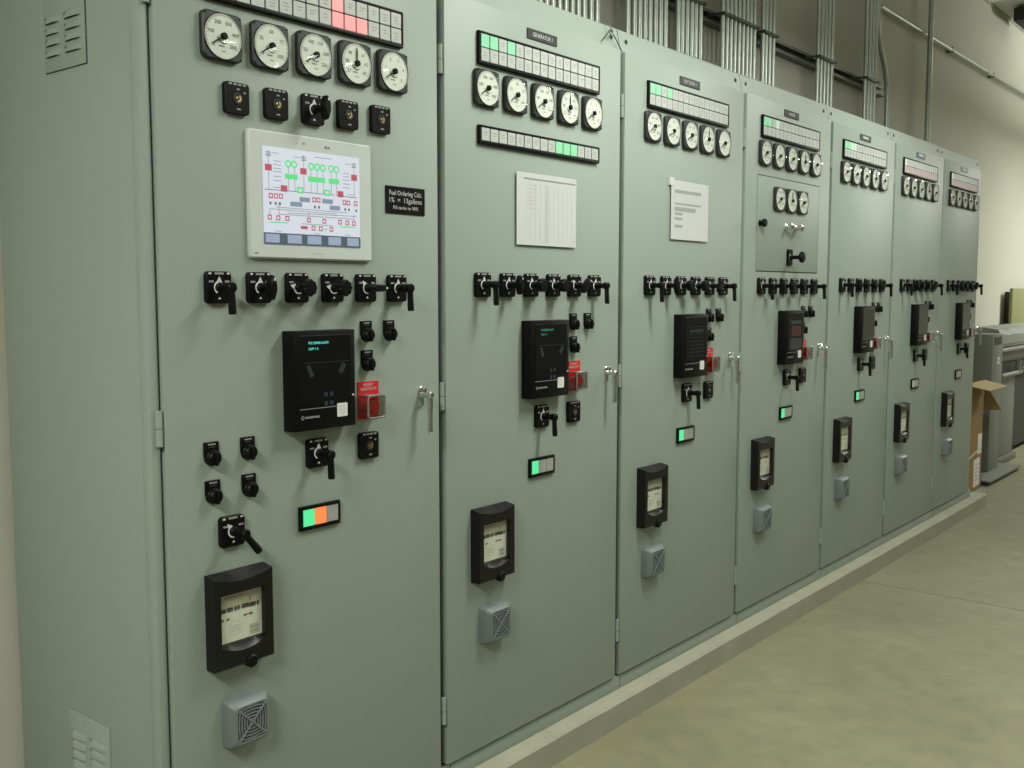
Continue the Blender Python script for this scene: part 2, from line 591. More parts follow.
def switch(root, x, z, handle, hrot=0, prot=0):
    o = obj('selector_switch', cached('selector_switch', m_plate_switch), root, (x, 0, z))
    fn = {'lever': m_lever, 'knob': m_knob, 'paddle': m_paddle}[handle]
    obj({'lever': 'lever', 'knob': 'knob', 'paddle': 'paddle_handle'}[handle], cached(handle, fn), o, (0, 0, 0), (0, hrot, 0))
    obj('pointer', cached('pointer', m_pointer), o, (0, 0, 0), (0, prot, 0))
    return o

def keyswitch(root, x, z):
    o = obj('keyed_switch', cached('keyed_switch', m_key_switch), root, (x, 0, z))
    obj('keyhole', cached('keyhole', m_keyhole), o)
    return o

def m_small_tag():
    b = MB().plate(.039, .036, .005, .002, BLACK, cz=.004, ch=.001)
    y = -.0054
    b.quad(0, .0165, .021, .0032, GREY_INK, y)
    b.quad(0, .0105, .018, .0028, MARK_DIM, y)
    return b

def m_small_knob():
    b = MB()
    b.lathe([(.0185, .0), (.0185, .010), (.0170, .012), (.0168, .018), (.0135, .022), (.0001, .0228)], BLACK, n=24, cz=-.014)
    b.box(-.0045, .0045, -.0255, -.020, -.031, 0.0, BLACK, .0015)
    return b

def smallswitch(root, x, z, rot=0):
    o = obj('small_switch', cached('small_switch', m_small_tag), root, (x, 0, z))
    obj('knob', cached('small_knob', m_small_knob), o)
    return o

# annunciator: frame + individual lamp windows
AW, TW, TH = .612, .0397, .0375
def m_annun(rows):
    def f():
        h = rows * TH + (rows - 1) * .0018 + .016
        b = MB()
        # four frame bars and a backing
        b.box(0, AW, -.007, 0, 0, h, BLACK)
        b.box(0, AW, -.011, -.007, 0, .009, BLACK, .001)
        b.box(0, AW, -.011, -.007, h - .006, h, BLACK, .001)
        b.box(0, .0075, -.011, -.007, .009, h - .006, BLACK)
        b.box(AW - .004, AW, -.011, -.007, .009, h - .006, BLACK)
        return b
    return f

def m_tile(m, v):
    def f():
        b = MB().plate(TW - .0038, TH - .001, .0025, .001, m, ch=.0007, seg=1)
        rnd = random.Random(v)
        for i in range(2 + v % 2):
            b.quad((rnd.random() - .5) * .004, .006 - .0075 * i, .011 + .009 * rnd.random(), .0024, TILE_TEXT if m is TILE or m is TILE_P else m, -.0027)
        return b
    return f

def annunciator(root, x, z, rows, lit):
    o = obj('annunciator', cached('annunciator%d' % rows, m_annun(rows)), root, (x, 0, z))
    for r in range(rows):
        for c in range(15):
            m = lit.get((r, c), TILE)
            v = (c * 7 + r * 3) % 5
            zz = .0095 + TH / 2 + (rows - 1 - r) * (TH + .0018)
            w = obj('indicator_window', cached('tile_%s_%d' % (m.name, v), m_tile(m, v)), o, (.0078 + (c + .5) * (AW - .0121) / 15, -.0073, zz))
            if m is TILE_G or m is TILE_GP:
                w['label'] = 'lit green indicator window'
            elif m is TILE_R:
                w['label'] = 'lit red indicator window'
            elif m is TILE_P:
                w['label'] = 'pinkish indicator window'
    return o

def m_nameplate(t):
    def f():
        b = MB().plate(.152, .031, .003, .001, CHAR, ch=.0006, seg=1)
        if t:
            b.text(t, .018, WHITE_INK, 0, 0, -.0034, width=min(.10, .0105 * len(t)))
        else:
            b.quad(0, .001, .075, .011, PALE_INK, -.0034)
        return b
    return f

# wall-case controller (flat black box with smoked face)
CW, CH_, CD = .197, .243, .041
def m_controller():
    return MB().box(0, CW, -CD, 0, 0, CH_, BLACK, .0025)
def m_ctl_face(kind):
    def f():
        b = MB().plate(.165, .168, .002, .003, SMOKE if kind in 'ef' else BLACK, cx=.100, cz=.148, y=-CD)
        y = -CD - .0024
        if kind in 'ab':
            m = VFD if kind == 'a' else VFD_DIM
            b.text('PCC SERVER ALARM', .0088, m, .046, .2135, y, width=.062, align='LEFT')
            b.text('CAM: 1 A', .0088, m, .046, .1995, y, width=.030, align='LEFT')
            for i in range(2):
                for j in range(2):
                    b.quad(.098 + .018 * i, .086 - .022 * j, .010, .010, MARK_BLUE, y)
            b.quad(.105, .165, .14, .0015, MARK_DIM, y)
            b.quad(.05, .145, .012, .03, MARK_DIM, y, R(25))
            b.quad(.152, .148, .014, .026, MARK_DIM, y, R(-30))
        elif kind == 'c':
            for i in range(9):
                b.quad(.105, .195 - .014 * i, .12, .0015, MARK_DIM, y)
            b.quad(.1, .178, .10, .010, MARK_DIM, y)
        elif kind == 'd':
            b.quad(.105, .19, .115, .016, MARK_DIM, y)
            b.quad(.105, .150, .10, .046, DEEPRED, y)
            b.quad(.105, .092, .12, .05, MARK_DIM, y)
        return b
    return f
def m_ctl_sticker():
    b = MB().plate(.034, .034, .0006, .003, STICKER, cx=.152, cz=.043, y=-CD, ch=.0002)
    for i in range(3):
        b.quad(.152, .052 - .008 * i, .018 + .004 * (i % 2), .0015, PALE_INK, -CD - .0009)
    return b

def controller(root, x, z, kind):
    o = obj('controller', cached('controller', m_controller), root, (x, 0, z))
    obj('display_window', cached('ctl_face_' + kind, m_ctl_face(kind)), o)
    obj('maker_strip', cached('ctl_trim', m_ctl_trim2), o)
    s = obj('sticker', cached('ctl_sticker', m_ctl_sticker), o)
    s['label'] = 'square white sticker'
    obj('latch', cached('ctl_latch', lambda: MB().lathe([(.003, CD), (.003, CD + .002), (.0001, CD + .0022)], PALE_INK, n=10, cx=.188, cz=.078)), o)
    return o
def m_ctl_trim2():
    # thin rule and a blurred maker's mark
    b = MB()
    y = -CD - .0008
    b.quad(.080, .0535, .125, .0016, GREY_INK, y)
    b.ringq(.026, .033, .0048, .0028, GREY_INK, y, 14)
    x = .034
    for wdt in (.006, .004, .0055, .005, .004, .006, .0045):
        b.quad(x + wdt / 2, .033, wdt, .005, GREY_INK, y)
        x += wdt + .0015
    return b

def m_estop_plate():
    b = MB().plate(.073, .099, .003, .001, RED, cx=.0365, cz=.0495, ch=.0006, seg=1)
    b.text('EMERGENCY', .0105, WHITE_INK, .0365, .0905, -.0033, width=.036)
    b.text('GENERATOR STOP', .0105, WHITE_INK, .0365, .0795, -.0033, width=.058)
    return b
def m_estop_button():
    b = MB().lathe([(.012, .003), (.012, .024), (.0205, .026), (.0205, .032), (.016, .035), (.0001, .036)], REDBTN, n=26, cx=.029, cz=.036)
    return b
def m_estop_guard():
    x0, x1, z0, z1, d = .000, .057, .008, .064, .040
    b = MB()
    t = .0022
    b.box(x0, x0 + t, -d, -.0035, z0, z1, CLEAR)
    b.box(x1 - t, x1, -d, -.0035, z0, z1, CLEAR)
    b.box(x0, x1, -d, -.0035, z1 - t, z1, CLEAR)
    b.box(x0, x1, -d, -.0035, z0, z0 + t, CLEAR)
    b.box(x0, x1, -d - t, -d, z0, z1, CLEAR)
    return b
def m_estop_rim():
    x0, x1, z0, z1, d = -.001, .058, .007, .065, .042
    b = MB()
    r = .0025
    rim = mat('guard_rim', (0.17, 0.165, 0.155), 0.25)
    c = .007
    pts = []
    for cx, cz, a0 in ((x1 - c, z1 - c, 0), (x0 + c, z1 - c, 90), (x0 + c, z0 + c, 180), (x1 - c, z0 + c, 270)):
        for k in range(4):
            a = R(a0 + 30 * k)
            pts.append((cx + c * math.cos(a), -d, cz + c * math.sin(a)))
    pts.append(pts[0])
    b.tube(pts, r, rim, 8)
    b.box(x0 - .001, x1 + .001, -d, -d + .016, z1 - .001, z1 + .0025, rim, .0008)
    return b
def m_estop_loop():
    rim = mat('seal_wire', (0.42, 0.36, 0.33), 0.3, metal=.4)
    b = MB()
    pts = [(.058, -.040, .030), (.062, -.041, .020)]
    pts += [(.066 + .007 * math.cos(R(a)), -.041, .010 + .007 * math.sin(R(a))) for a in range(110, 470, 40)]
    b.tube(pts, .0012, rim, 6)
    return b
def estop(root, x, z):
    o = obj('emergency_stop', cached('emergency_stop', m_estop_plate), root, (x, 0, z))
    obj('button', cached('estop_button', m_estop_button), o)
    g = obj('guard', cached('estop_guard', m_estop_guard), o)
    g['label'] = 'clear plastic guard box'
    obj('guard_rim', cached('estop_rim', m_estop_rim), o)
    obj('seal_wire', cached('estop_loop', m_estop_loop), o)

def m_led():
    w, h = .130, .060
    b = MB().box(0, w, -.005, 0, 0, h, BLACK)
    b.box(0, w, -.009, -.005, 0, .009, BLACK, .0008)
    b.box(0, w, -.009, -.005, h - .008, h, BLACK, .0008)
    b.box(0, .009, -.009, -.005, .009, h - .008, BLACK)
    b.box(w - .0055, w, -.009, -.005, .009, h - .008, BLACK)
    return b
def led(root, x, z, cols):
    o = obj('status_light_bar', cached('status_light_bar', m_led), root, (x, 0, z))
    for i, m in enumerate(cols):
        w = obj('status_light', cached('led_' + m.name, lambda: MB().plate(.0365, .042, .003, .001, m, ch=.0008, seg=1)), o, (.0285 + .0384 * i, -.005, .0305))
        if m is not LED_N:
            w['label'] = {'led_green': 'lit green window', 'led_orange': 'lit orange window'}.get(m.name, 'pale green window')

# meter with scooped cover
MW, MH, MD = .162, .221, .037
def m_meter():
    b = MB()
    x0, x1 = .018, .139
    zwb, zwt = .057, .174
    cols = []
    N = 24
    def arc_top(x):
        t = 2 * x / MW - 1
        return MH - .006 - .013 * (1 - t * t)
    def arc_bot(x):
        t = 2 * (x - x0) / (x1 + .004 - x0) - 1
        return zwb - .004 - .016 * (1 - min(1, t * t))
    def col(x, rec):
        yr = -MD + (.014 if rec else 0)
        yl = -MD + (.013 if rec else 0)
        return [(x, 0, 0), (x, -MD + .004, 0.0), (x, -MD, .004), (x, -MD, arc_bot(x)), (x, yl, zwb - .003), (x, yr, zwb), (x, yr, zwt), (x, -MD, zwt + .0005), (x, -MD, arc_top(x)), (x, -.006, MH), (x, 0, MH)]
    xs = [MW * i / 4 * (x0 / (MW)) for i in range(5)]
    cols = [col(0, 0), col(x0 * .5, 0), col(x0 - .0001, 0), col(x0, 1)]
    for i in range(1, N):
        cols.append(col(x0 + (x1 - x0) * i / N, 1))
    cols += [col(x1, 1), col(x1 + .0001, 0), col((x1 + MW) / 2, 0), col(MW, 0)]
    P = len(cols[0])
    vs = [p for c in cols for p in c]
    fs = []
    for i in range(len(cols) - 1):
        for j in range(P - 1):
            fs.append((i * P + j, (i + 1) * P + j, (i + 1) * P + j + 1, i * P + j + 1))
    fs.append([j for j in reversed(range(P))])
    fs.append([(len(cols) - 1) * P + j for j in range(P)])
    b.add(vs, fs, CHARM)
    return b
def m_card():
    b = MB().quad(.0785, .1155, .1195, .1155, CARD, -MD + .0135)
    y = -MD + .0128
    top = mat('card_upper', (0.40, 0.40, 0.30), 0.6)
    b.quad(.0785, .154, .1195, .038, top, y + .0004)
    b.quad(.060, .163, .05, .004, GREY_INK, y)
    b.quad(.077, .134, .116, .002, GREY_INK, y)
    rnd = random.Random(3)
    for x, w in ((.024, .020), (.046, .016), (.064, .006), (.072, .006), (.088, .02), (.108, .018), (.126, .006)):
        b.quad(x + w / 4, .134 + .002 * rnd.random(), w, .010, BLACK_INK, y)
    for x in (.028, .044, .092, .108):
        b.quad(x, .113, .009, .004, BLACK_INK, y, R(8))
    b.quad(.098, .114, .022, .0018, RED_INK, y + .0001)
    b.quad(.106, .150, .004, .012, RED_INK, y)
    b.ringq(.063, .09, .018, .0172, PALE_INK, y, 20)
    for i in range(3):
        b.quad(.063, .095 - .006 * i, .026, .0015, PALE_INK, y)
    for i in range(5):
        b.quad(.116, .085 - .005 * i, .026, .0028, GREY_INK if i % 2 else PALE_INK, y)
    return b
def meter(root, x, z):
    o = obj('meter', cached('meter', m_meter), root, (x, 0, z))
    c = obj('register_card', cached('register_card', m_card), o)
    c['label'] = 'cream printed meter card'
    obj('window_glass', cached('meter_glass', lambda: MB().box(.0185, .1385, -MD + .004, -MD + .006, .0575, .1735, GLASS)), o)
    obj('thumb_screw', cached('thumb_screw', lambda: MB().lathe([(.013, -.004), (.0155, .004), (.0155, .018), (.012, .021), (.0001, .0215)], BLACK, cx=.098, cz=.004, cy=-.022, n=20, lobes=10, amp=.04)), o)
    ho = obj('screw_hole', cached('screw_hole', m_holes), o)
def m_holes():
    b = MB()
    for x in (.055, .112):
        t = 2 * x / MW - 1
        b.lathe([(.0035, 0), (.0035, .0015), (.0001, .0016)], DARK, cx=x, cz=MH - .008, cy=-.018, n=10)
    return b

# horn with spider-web grille
HS, HD = .113, .042
def m_horn():
    b = MB()
    def ring(w, y, r):
        out = []
        for sx, sz, a0 in ((1, 1, 0), (-1, 1, 90), (-1, -1, 180), (1, -1, 270)):
            for k in range(5):
                a = R(a0 + 22.5 * k)
                out.append((sx * (w - r) + r * math.cos(a), y, sz * (w - r) + r * math.sin(a)))
        return out
    h = HS / 2
    n = 20
    rings = [ring(h, 0, .008), ring(h, -.024, .010), ring(h * .97, -.030, .012), ring(h * .80, -HD, .012), ring(h * .72, -HD, .016), ring(h * .70, -HD + .006, .016)]
    vs = [p for r in rings for p in r]
    fs = []
    for a in range(len(rings) - 1):
        for k in range(n):
            k2 = (k + 1) % n
            fs.append((a * n + k, (a + 1) * n + k, (a + 1) * n + k2, a * n + k2))
    fs.append([(len(rings) - 1) * n + k for k in reversed(range(n))])
    fs.append(list(range(n)))
    b.add(vs, fs, HORN)
    return b
def m_grille():
    b = MB()
    h = HS / 2 * .70
    b.quad(0, 0, 2 * h - .004, 2 * h - .004, HORN_DARK, -HD + .0055)
    y0, y1 = -HD + .0055, -HD - .0005
    for k in range(1, 6):
        s = h * k / 5.7
        bow = 1.0 + .0
        t = .0017
        for a in range(4):
            M = Matrix.Rotation(a * PI / 2, 3, 'Y')
            N = 6
            vs, fs = [], []
            for i in range(N + 1):
                u = -1 + 2 * i / N
                zz = s * (1 + .12 * (1 - u * u)) * .96
                for (yy, dz) in ((y0, -t), (y1, -t), (y1, t), (y0, t)):
                    vs.append(M @ Vector((u * s, yy, zz + dz)))
            for i in range(N):
                for q in range(4):
                    q2 = (q + 1) % 4
                    fs.append((i * 4 + q, (i + 1) * 4 + q, (i + 1) * 4 + q2, i * 4 + q2))
            b.add(vs, fs, HORN)
    for a in (45, 135):
        c, s = math.cos(R(a)), math.sin(R(a))
        L = h * 1.32
        b.tube([(-L * c, -HD - .0005, -L * s), (L * c, -HD - .0005, L * s)], .0022, HORN, 6)
    return b
def horn(root, x, z):
    o = obj('horn', cached('horn', m_horn), root, (x + HS / 2, 0, z + HS / 2))
    obj('grille', cached('grille', m_grille), o)

# door handle
def m_rose():
    return MB().plate(.020, .058, .006, .009, CHROME, cz=-.006, ch=.002)
def m_hlever():
    b = MB().lathe([(.0085, .004), (.008, .026), (.0095, .032), (.0105, .042), (.007, .046), (.0001, .0465)], CHROME, n=16)
    pts = [(0, -.036, .008), (-.001, -.038, -.02), (-.002, -.039, -.06), (-.003, -.040, -.100), (-.003, -.0395, -.106)]
    b.tube(pts, [.0095, .0090, .0075, .0080, .0045], CHROME, 14)
    b.tube([(0, -.02, .002), (0, -.018, .016), (0, -.012, .02)], .005, CHROME, 8)
    return b
def m_hinge(h=.079):
    b = MB()
    b.lathe([(.0075, -h / 2), (.0075, h / 2)], PAINT_TRIM, axis='z', cy=-.004, n=14)
    b.box(-.004, .016, -.003, .001, -h / 2, h / 2, PAINT_TRIM)
    b.lathe([(.0078, -.0006), (.0078, .0006)], DARK, axis='z', cy=-.004, n=14)
    return b

# ---------------------------------------------------------------- cabinets
YFR = 0.046
def m_body(xl, xr, first, last):
    b = MB()
    g = .0022
    xa = xl if first else xl + g
    xb = xr if last else xr - g
    yb = .716
    # side / back / top shell and front frame members
    b.box(xa, xb, YFR, yb, .14, ZT + .004, PAINT, .003)
    if first:
        b.box(xl - .020, -.0075, .010, YFR + .004, .152, ZT + .004, PAINT, .006)   # corner post
    # sloping top channel
    b.add([(xa, YFR - .012, ZT + .006), (xb, YFR - .012, ZT + .006), (xb, YFR + .004, ZC - .008), (xa, YFR + .004, ZC - .008),
           (xa, YFR + .011, ZC), (xb, YFR + .011, ZC), (xa, yb, ZC), (xb, yb, ZC), (xa, yb, ZT + .006), (xb, yb, ZT + .006)],
          [(0, 1, 2, 3), (3, 2, 5, 4), (4, 5, 7, 6), (6, 7, 9, 8), (8, 9, 1, 0), (0, 3, 4, 6, 8), (1, 9, 7, 5, 2)], PAINT_TRIM)
    # base channel
    b.box(xa, xb, .010, yb, ZP, .152, PAINT_TRIM, .002)
    # lifting slots at both ends of the top channel
    for x in (xa + .045, xb - .045):
        b.lathe([(.0085, 0), (.0085, .0012), (.0001, .0013)], DARK, cx=x, cz=ZC - .040, cy=YFR - .0035, n=16)
    return b

def m_door(w, h):
    b = MB()
    b.box(0, w, 0, .028, 0, h, PAINT, .003)
    b.box(.03, w - .03, .028, YFR - .001, .03, h - .03, PAINT)
    return b

def m_vent(z0, rows, h, gap):
    def f():
        # plate in the side plane (outward = -X), local y 0..0.187 and z 0..h
        b = MB()
        if gap:
            b.box(-.0012, 0, -.0012, .1882, -.0012, h + .0012, DARK)
        b.box(-.004, 0 if not gap else -.0012, 0, .187, 0, h, PAINT, .0012)
        for r in range(rows):
            z = z0 + .0252 * r
            for y0, y1 in ((.014, .091), (.112, .180)):
                # hood: bulges outward, open underneath
                vs, fs = [], []
                N = 8
                for i in range(N + 1):
                    u = i / N
                    y = y0 + (y1 - y0) * u
                    o = .0060 * min(1, 5 * u, 5 * (1 - u))
                    vs += [(-.004, y, z + .015), (-.004 - o * .7, y, z + .009), (-.004 - o, y, z), (-.004 - max(0, o - .0015), y, z)]
                for i in range(N):
                    for q in range(3):
                        fs.append((i * 4 + q, (i + 1) * 4 + q, (i + 1) * 4 + q + 1, i * 4 + q + 1))
                b.add(vs, fs, PAINT)
                b.add([(-.0042, y0 + .004, z - .0005), (-.0042, y1 - .004, z - .0005), (-.0042, y1 - .004, z + .0065), (-.0042, y0 + .004, z + .0065)], [(0, 1, 2, 3)], DARK)
        return b
    return f

def bits(rows, cols, m):
    return {(r, c): m for r in rows for c in cols}

LABELS = [
    'grey-green switchgear cabinet nearest the camera, with a large lit diagram screen on its door',
    'grey-green switchgear cabinet with a second, single-row strip of indicator windows above a wide taped paper',
    'grey-green switchgear cabinet with a narrow taped paper under its five round gauges',
    'grey-green switchgear cabinet with an inset panel of three extra gauges and a chrome pull',
    'grey-green switchgear cabinet just beyond the one with the inset panel, green indicator windows lit',
    'grey-green switchgear cabinet second from the far end of the row, pinkish lower indicator windows',
    'last grey-green switchgear cabinet at the far end of the row beside the cardboard box',
]
GRP = 'row of switchgear cabinets on the concrete plinth'
for k in range(7):
    X0 = XK[k]
    root = thing('switchgear_cabinet', LABELS[k], 'cabinet', (X0, 0, ZP), GRP)
    zo = -ZP
    wn = XK[k + 1] - X0
    first, last = k == 0, k == 6
    # ------ shell and door
    xl, xr = (-.012 if first else -.0), (wn + .022 if last else wn)
    b = m_body(xl, xr, first, last).build('body', root, (0, 0, zo))
    dl, dr = -.020 + .02, wn - (.072 if last else .049)
    dl = .0 if first else -.020
    dl = -.003 if first else -.020
    body_shift = 0
    # ------ heights (the first cabinet sits a touch lower)
    t = (-.015, 0, .005, .008, .010, .012, .012)[k]
    mid = (-.011, 0, .003, .006, .015, .019, .021)[k]
    tx = (-.007, -.003, 0, -.008, -.022, -.032, -.036)[k]
    cx = (0, .008, .018, .011, .005, 0, 0)[k]
    cz = (0, .005, .009, .010, .020, .022, .024)[k]
    sx0 = (.136, .134, .147, .140, .136, .134, .134)[k]
    spitch = (.1120, .1155, .1140, .1140, .1135, .1135, .1125)[k]
    d = m_door(dr - dl, ZT - ZB).build('door', root, (dl, 0, zo + ZB))
    for z in (2.194, 1.255, .327):
        hz = .079
        obj('hinge', cached('hinge', m_hinge), d, (-.0115, .010, z - ZB))
    hx, hz = .790 - dl, 1.268 - ZB + cz
    if k:
        hx += .004
    h = obj('door_handle', cached('rose', m_rose), d, (hx, 0, hz))
    h['label'] = 'chrome door handle rose'
    h = obj('handle_lever', cached('hlever', m_hlever), d, (hx, 0, hz))
    h['label'] = 'chrome handle lever'
    # ------ annunciator
    if k == 0:
        lit = {(0, 9): TILE_R, (1, 9): TILE_R, (1, 10): TILE_R, (1, 11): TILE_R, (1, 0): TILE_P}
    elif k in (1, 2):
        lit = {(0, 0): TILE_G, (0, 1): TILE_G, (0, 3): TILE_G}
    elif k == 3:
        lit = {(0, 0): TILE_G, (0, 1): TILE_G, (0, 3): TILE_GP}
    elif k == 4:
        lit = {(0, 0): TILE_G, (0, 1): TILE_G, (0, 2): TILE_GP, (0, 3): TILE_GP}
    else:
        lit = {(1, c): TILE_P for c in range(15)}
        lit[(0, 0)] = TILE_GP
    annunciator(root, .120 + tx, zo + 2.206 + t, 2, lit)
    if k == 1:
        annunciator(root, .118, zo + 1.980, 1, {(0, c): TILE_G for c in (9, 10, 11)})
    names = ['', 'GENERATOR 1', 'SECTION 1', 'MASTER', '', '', '']
    obj('nameplate', cached('nameplate_%s' % names[k], m_nameplate(names[k])), root, (.428 + tx, 0, zo + 2.337 + t))
    # ------ five gauges
    for i in range(5):
        gauge(root, .157 + tx + (.1315 if k == 0 else .1345) * i + (.011 if k == 0 else -.003), zo + 2.137 + t + ((-.007, -.004, -.001, .001, .003)[i] if k == 0 else .003), i, i == 3)
    # ------ row of six switches
    kinds = [['lever', 'paddle', 'knob', 'knob', 'paddle', 'lever'], ['lever', 'paddle', 'knob', 'knob', 'paddle', 'lever']][min(k, 1)]
    for i in range(6):
        rot = 0
        if kinds[i] == 'paddle' and i == 4:
            rot = R(90) if k == 0 else R(35)
        pr = {0: 0, 1: 0, 2: R(-75) if k == 0 else R(-10), 3: R(-80) if k == 0 else R(-15), 4: R(-40), 5: 0}[i]
        kd = kinds[i]
        switch(root, sx0 + spitch * i, zo + 1.572 + mid, kd, rot, pr)
    # ------ controller, small switches, emergency stop
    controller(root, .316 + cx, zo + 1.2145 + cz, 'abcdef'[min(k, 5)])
    smallswitch(root, .583 + .004 + cx, zo + 1.454 + cz)
    smallswitch(root, .665 + .004 + cx, zo + 1.454 + cz)
    smallswitch(root, .585 + .004 + cx, zo + 1.378 + cz)
    estop(root, .556 + cx, zo + 1.219 + cz)
    switch(root, .414 + cx, zo + 1.151 + cz, 'lever', R(0), R(0))
    keyswitch(root, .587 + cx, zo + 1.150 + cz)
    led(root, .355 + cx * .5, zo + .961 + cz * .6, [[LED_G, LED_O, LED_N], [LED_G, LED_N, LED_N], [LED_G, LED_N, LED_N], [LED_G, LED_N, LED_N], [LED_G, LED_N, LED_N], [LED_P, LED_N, LED_N], [LED_N, LED_N, LED_N]][k])
    meter(root, .084, zo + .687)
    horn(root, .120, zo + .489)
    # ------ equipment only on one cabinet
    if k == 0:
        for i, x in enumerate((.197, .308, .418, .530, .642)):
            if i == 2:
                switch(root, x, zo + 1.991, 'paddle', R(0), R(0))
            else:
                keyswitch(root, x, zo + 1.986 + .0025 * i)
        for x, z in ((.110, 1.191), (.209, 1.192), (.111, 1.103), (.210, 1.104)):
            smallswitch(root, x, zo + z)
        switch(root, .157, zo + 1.000, 'lever', R(-38), R(-40))
        # side louvres
        obj('vent_plate', cached('vent_plate_upper', m_vent(.034, 4, .25, True)), root, (-.012, .254, zo + 2.065))
        obj('vent_plate', cached('vent_plate_lower', m_vent(.12, 4, .26, False)), root, (-.012, .260, zo + .25))
        # lit diagram display
        dsp = MB()
        dsp.plate(.381, .296, .012, .008, SWHITE, cx=.1905, cz=.148, ch=.004)
        dsp.box(.004, .374, -.002, .0, .004, .292, DARK)
        dsp.quad(.016, .012, .012, .004, GREY_INK, -.0124)
        dsp.quad(.20, .015, .035, .0035, PALE_INK, -.0124)
        for x, ww in ((.14, .003), (.16, .008)):
            dsp.quad(x, .277, ww, .004, GREY_INK, -.0124)
        for x in (.228, .238):
            dsp.lathe([(.003, .012), (.003, .014), (.0001, .0145)], CHROME, cx=x, cz=.276, n=10)
        D = dsp.build('display', root, (.2235, 0, zo + 1.629))
        D['label'] = 'cream-framed display'
        S = MB()
        sw, sh = .301, .226
        S.quad(sw / 2, sh / 2, sw, sh, SCR_BG, 0)
        def uv(x, y):
            u = (x - 118) / 514
            yt, yb = 140 + 53 * u, 655 + 13 * u
            return u * sw, sh * (1 - (y - yt) / (yb - yt))
        def sq(x, y, s, m, lay=1, hh=None):
            a, c = uv(x, y)
            S.quad(a, c, s / 514 * sw, (hh or s) / 500 * sh, m, -.0003 * lay)
        def ln(x0, y0, x1, y1, m=SCR_L, t=2.6):
            a, c = uv(x0, y0)
            a1, c1 = uv(x1, y1)
            S.line(a, c, a1, c1, t / 514 * sw, m, -.0003)
        for x, y0, y1 in ((147, 190, 367), (246, 250, 374), (278, 252, 376), (325, 200, 378), (362, 260, 380), (395, 262, 382), (427, 264, 383), (471, 268, 388), (499, 270, 390), (600, 222, 400)):
            ln(x, y0, x, y1)
        for x in (147, 325, 600):
            yy = {147: 165, 325: 185, 600: 215}[x]
            ln(x, yy, x, yy + 28, SCR_K)
            for dy in (8, 18, 26):
                ln(x - 13, yy + dy, x + 13, yy + dy + 2, SCR_K)
        ln(125, 368, 255, 374, SCR_K)
        ln(255, 374, 490, 390, SCR_K)
        ln(500, 392, 615, 402, SCR_K)
        for x, y in ((146, 253), (323, 269), (600, 296), (222, 362), (521, 384)):
            sq(x, y, 33, SCR_R, 2)
        for x, y in ((304, 368), (447, 378)):
            sq(x, y, 34, SCR_G, 2)
            sq(x, y, 16, SCR_BG, 3)
        for x, y in ((245, 232), (275, 234), (363, 243), (395, 245), (426, 249), (471, 252), (500, 256)):
            a, c = uv(x, y)
            S.ringq(a, c, 16 / 514 * sw, 9 / 514 * sw, SCR_G, -.0006, 20)
        for x0, x1, y in ((228, 292, 299), (346, 438, 311), (457, 515, 318)):
            sq((x0 + x1) / 2, y, x1 - x0, SCR_G, 2, 28)
        def hollow(x, y, s, m):
            a, c = uv(x, y)
            q = s / 514 * sw
            S.ringq(a, c, q * .75, q * .42, m, -.0006, 4, 45, 405)
        for x, y in ((155, 401), (180, 402), (205, 403), (377, 417), (400, 418), (543, 428), (565, 430), (607, 432),
                     (148, 514), (190, 517), (236, 519), (347, 525), (430, 529), (517, 532), (558, 535), (595, 538), (371, 567), (410, 569), (468, 571)):
            hollow(x, y, 19, SCR_R)
        sq(322, 565, 36, SCR_R, 2, 16)
        for x, y in ((153, 440), (179, 441), (200, 442), (380, 455), (402, 456), (547, 464), (568, 466), (610, 470)):
            sq(x, y, 9, SCR_K, 2, 14)
        for x0, x1, y in ((300, 355, 418), (252, 313, 443), (420, 478, 424), (460, 518, 458)):
            sq((x0 + x1) / 2, y, x1 - x0, SCR_B, 2, 24)
        for q in ((150, 470, 500, 490), (180, 460, 560, 482), (195, 497, 600, 515), (240, 490, 610, 500), (195, 440, 195, 510), (347, 480, 347, 520), (597, 490, 597, 530), (148, 470, 148, 505), (310, 545, 475, 552)):
            ln(*q)
        for x0, x1, y in ((150, 238, 540), (372, 402, 548), (428, 448, 571), (520, 600, 556)):
            ln(x0, y, x1, y + 2, SCR_G, 5)
        rr = random.Random(5)
        for x, y in ((190, 220), (190, 240), (190, 258), (190, 275), (190, 300), (190, 322), (555, 275), (555, 292), (555, 310), (555, 330), (555, 350), (180, 178), (290, 196), (565, 225), (185, 357), (580, 387), (390, 597), (190, 587), (560, 600)):
            sq(x, y, 30 + 12 * rr.random(), SCR_L, 1, 3.2)
        sq(430, 197, 95, SCR_L, 1, 3.2)
        a, c = uv(118, 632)
        S.quad(sw / 2, .0135, sw, .027, SCR_D, -.0004)
        for x0, x1 in ((126, 195), (235, 308), (338, 412), (450, 520), (556, 622)):
            S.quad(((x0 + x1) / 2 - 118) / 514 * sw, .0140, (x1 - x0) / 514 * sw, .020, SCR_BTN, -.0008)
        S.build('screen', D, (.037, -.0128, .034))
        # instruction plate
        ip = MB().plate(.147, .072, .003, .001, BLACK, cx=.0735, cz=.036, ch=.0006, seg=1)
        ip.text('Fuel Ordering Calc.', .0185, WHITE_INK, .0735, .055, -.0034, width=.122)
        ip.text('1%  =  13gallons', .0185, WHITE_INK, .0735, .036, -.0034, width=.122)
        ip.text('Fill tanks to 90%', .0130, WHITE_INK, .0735, .0165, -.0034, width=.094)
        o = ip.build('instruction_plate', root, (.663, 0, zo + 1.759))
        o['label'] = 'black engraved fuel ordering plate'
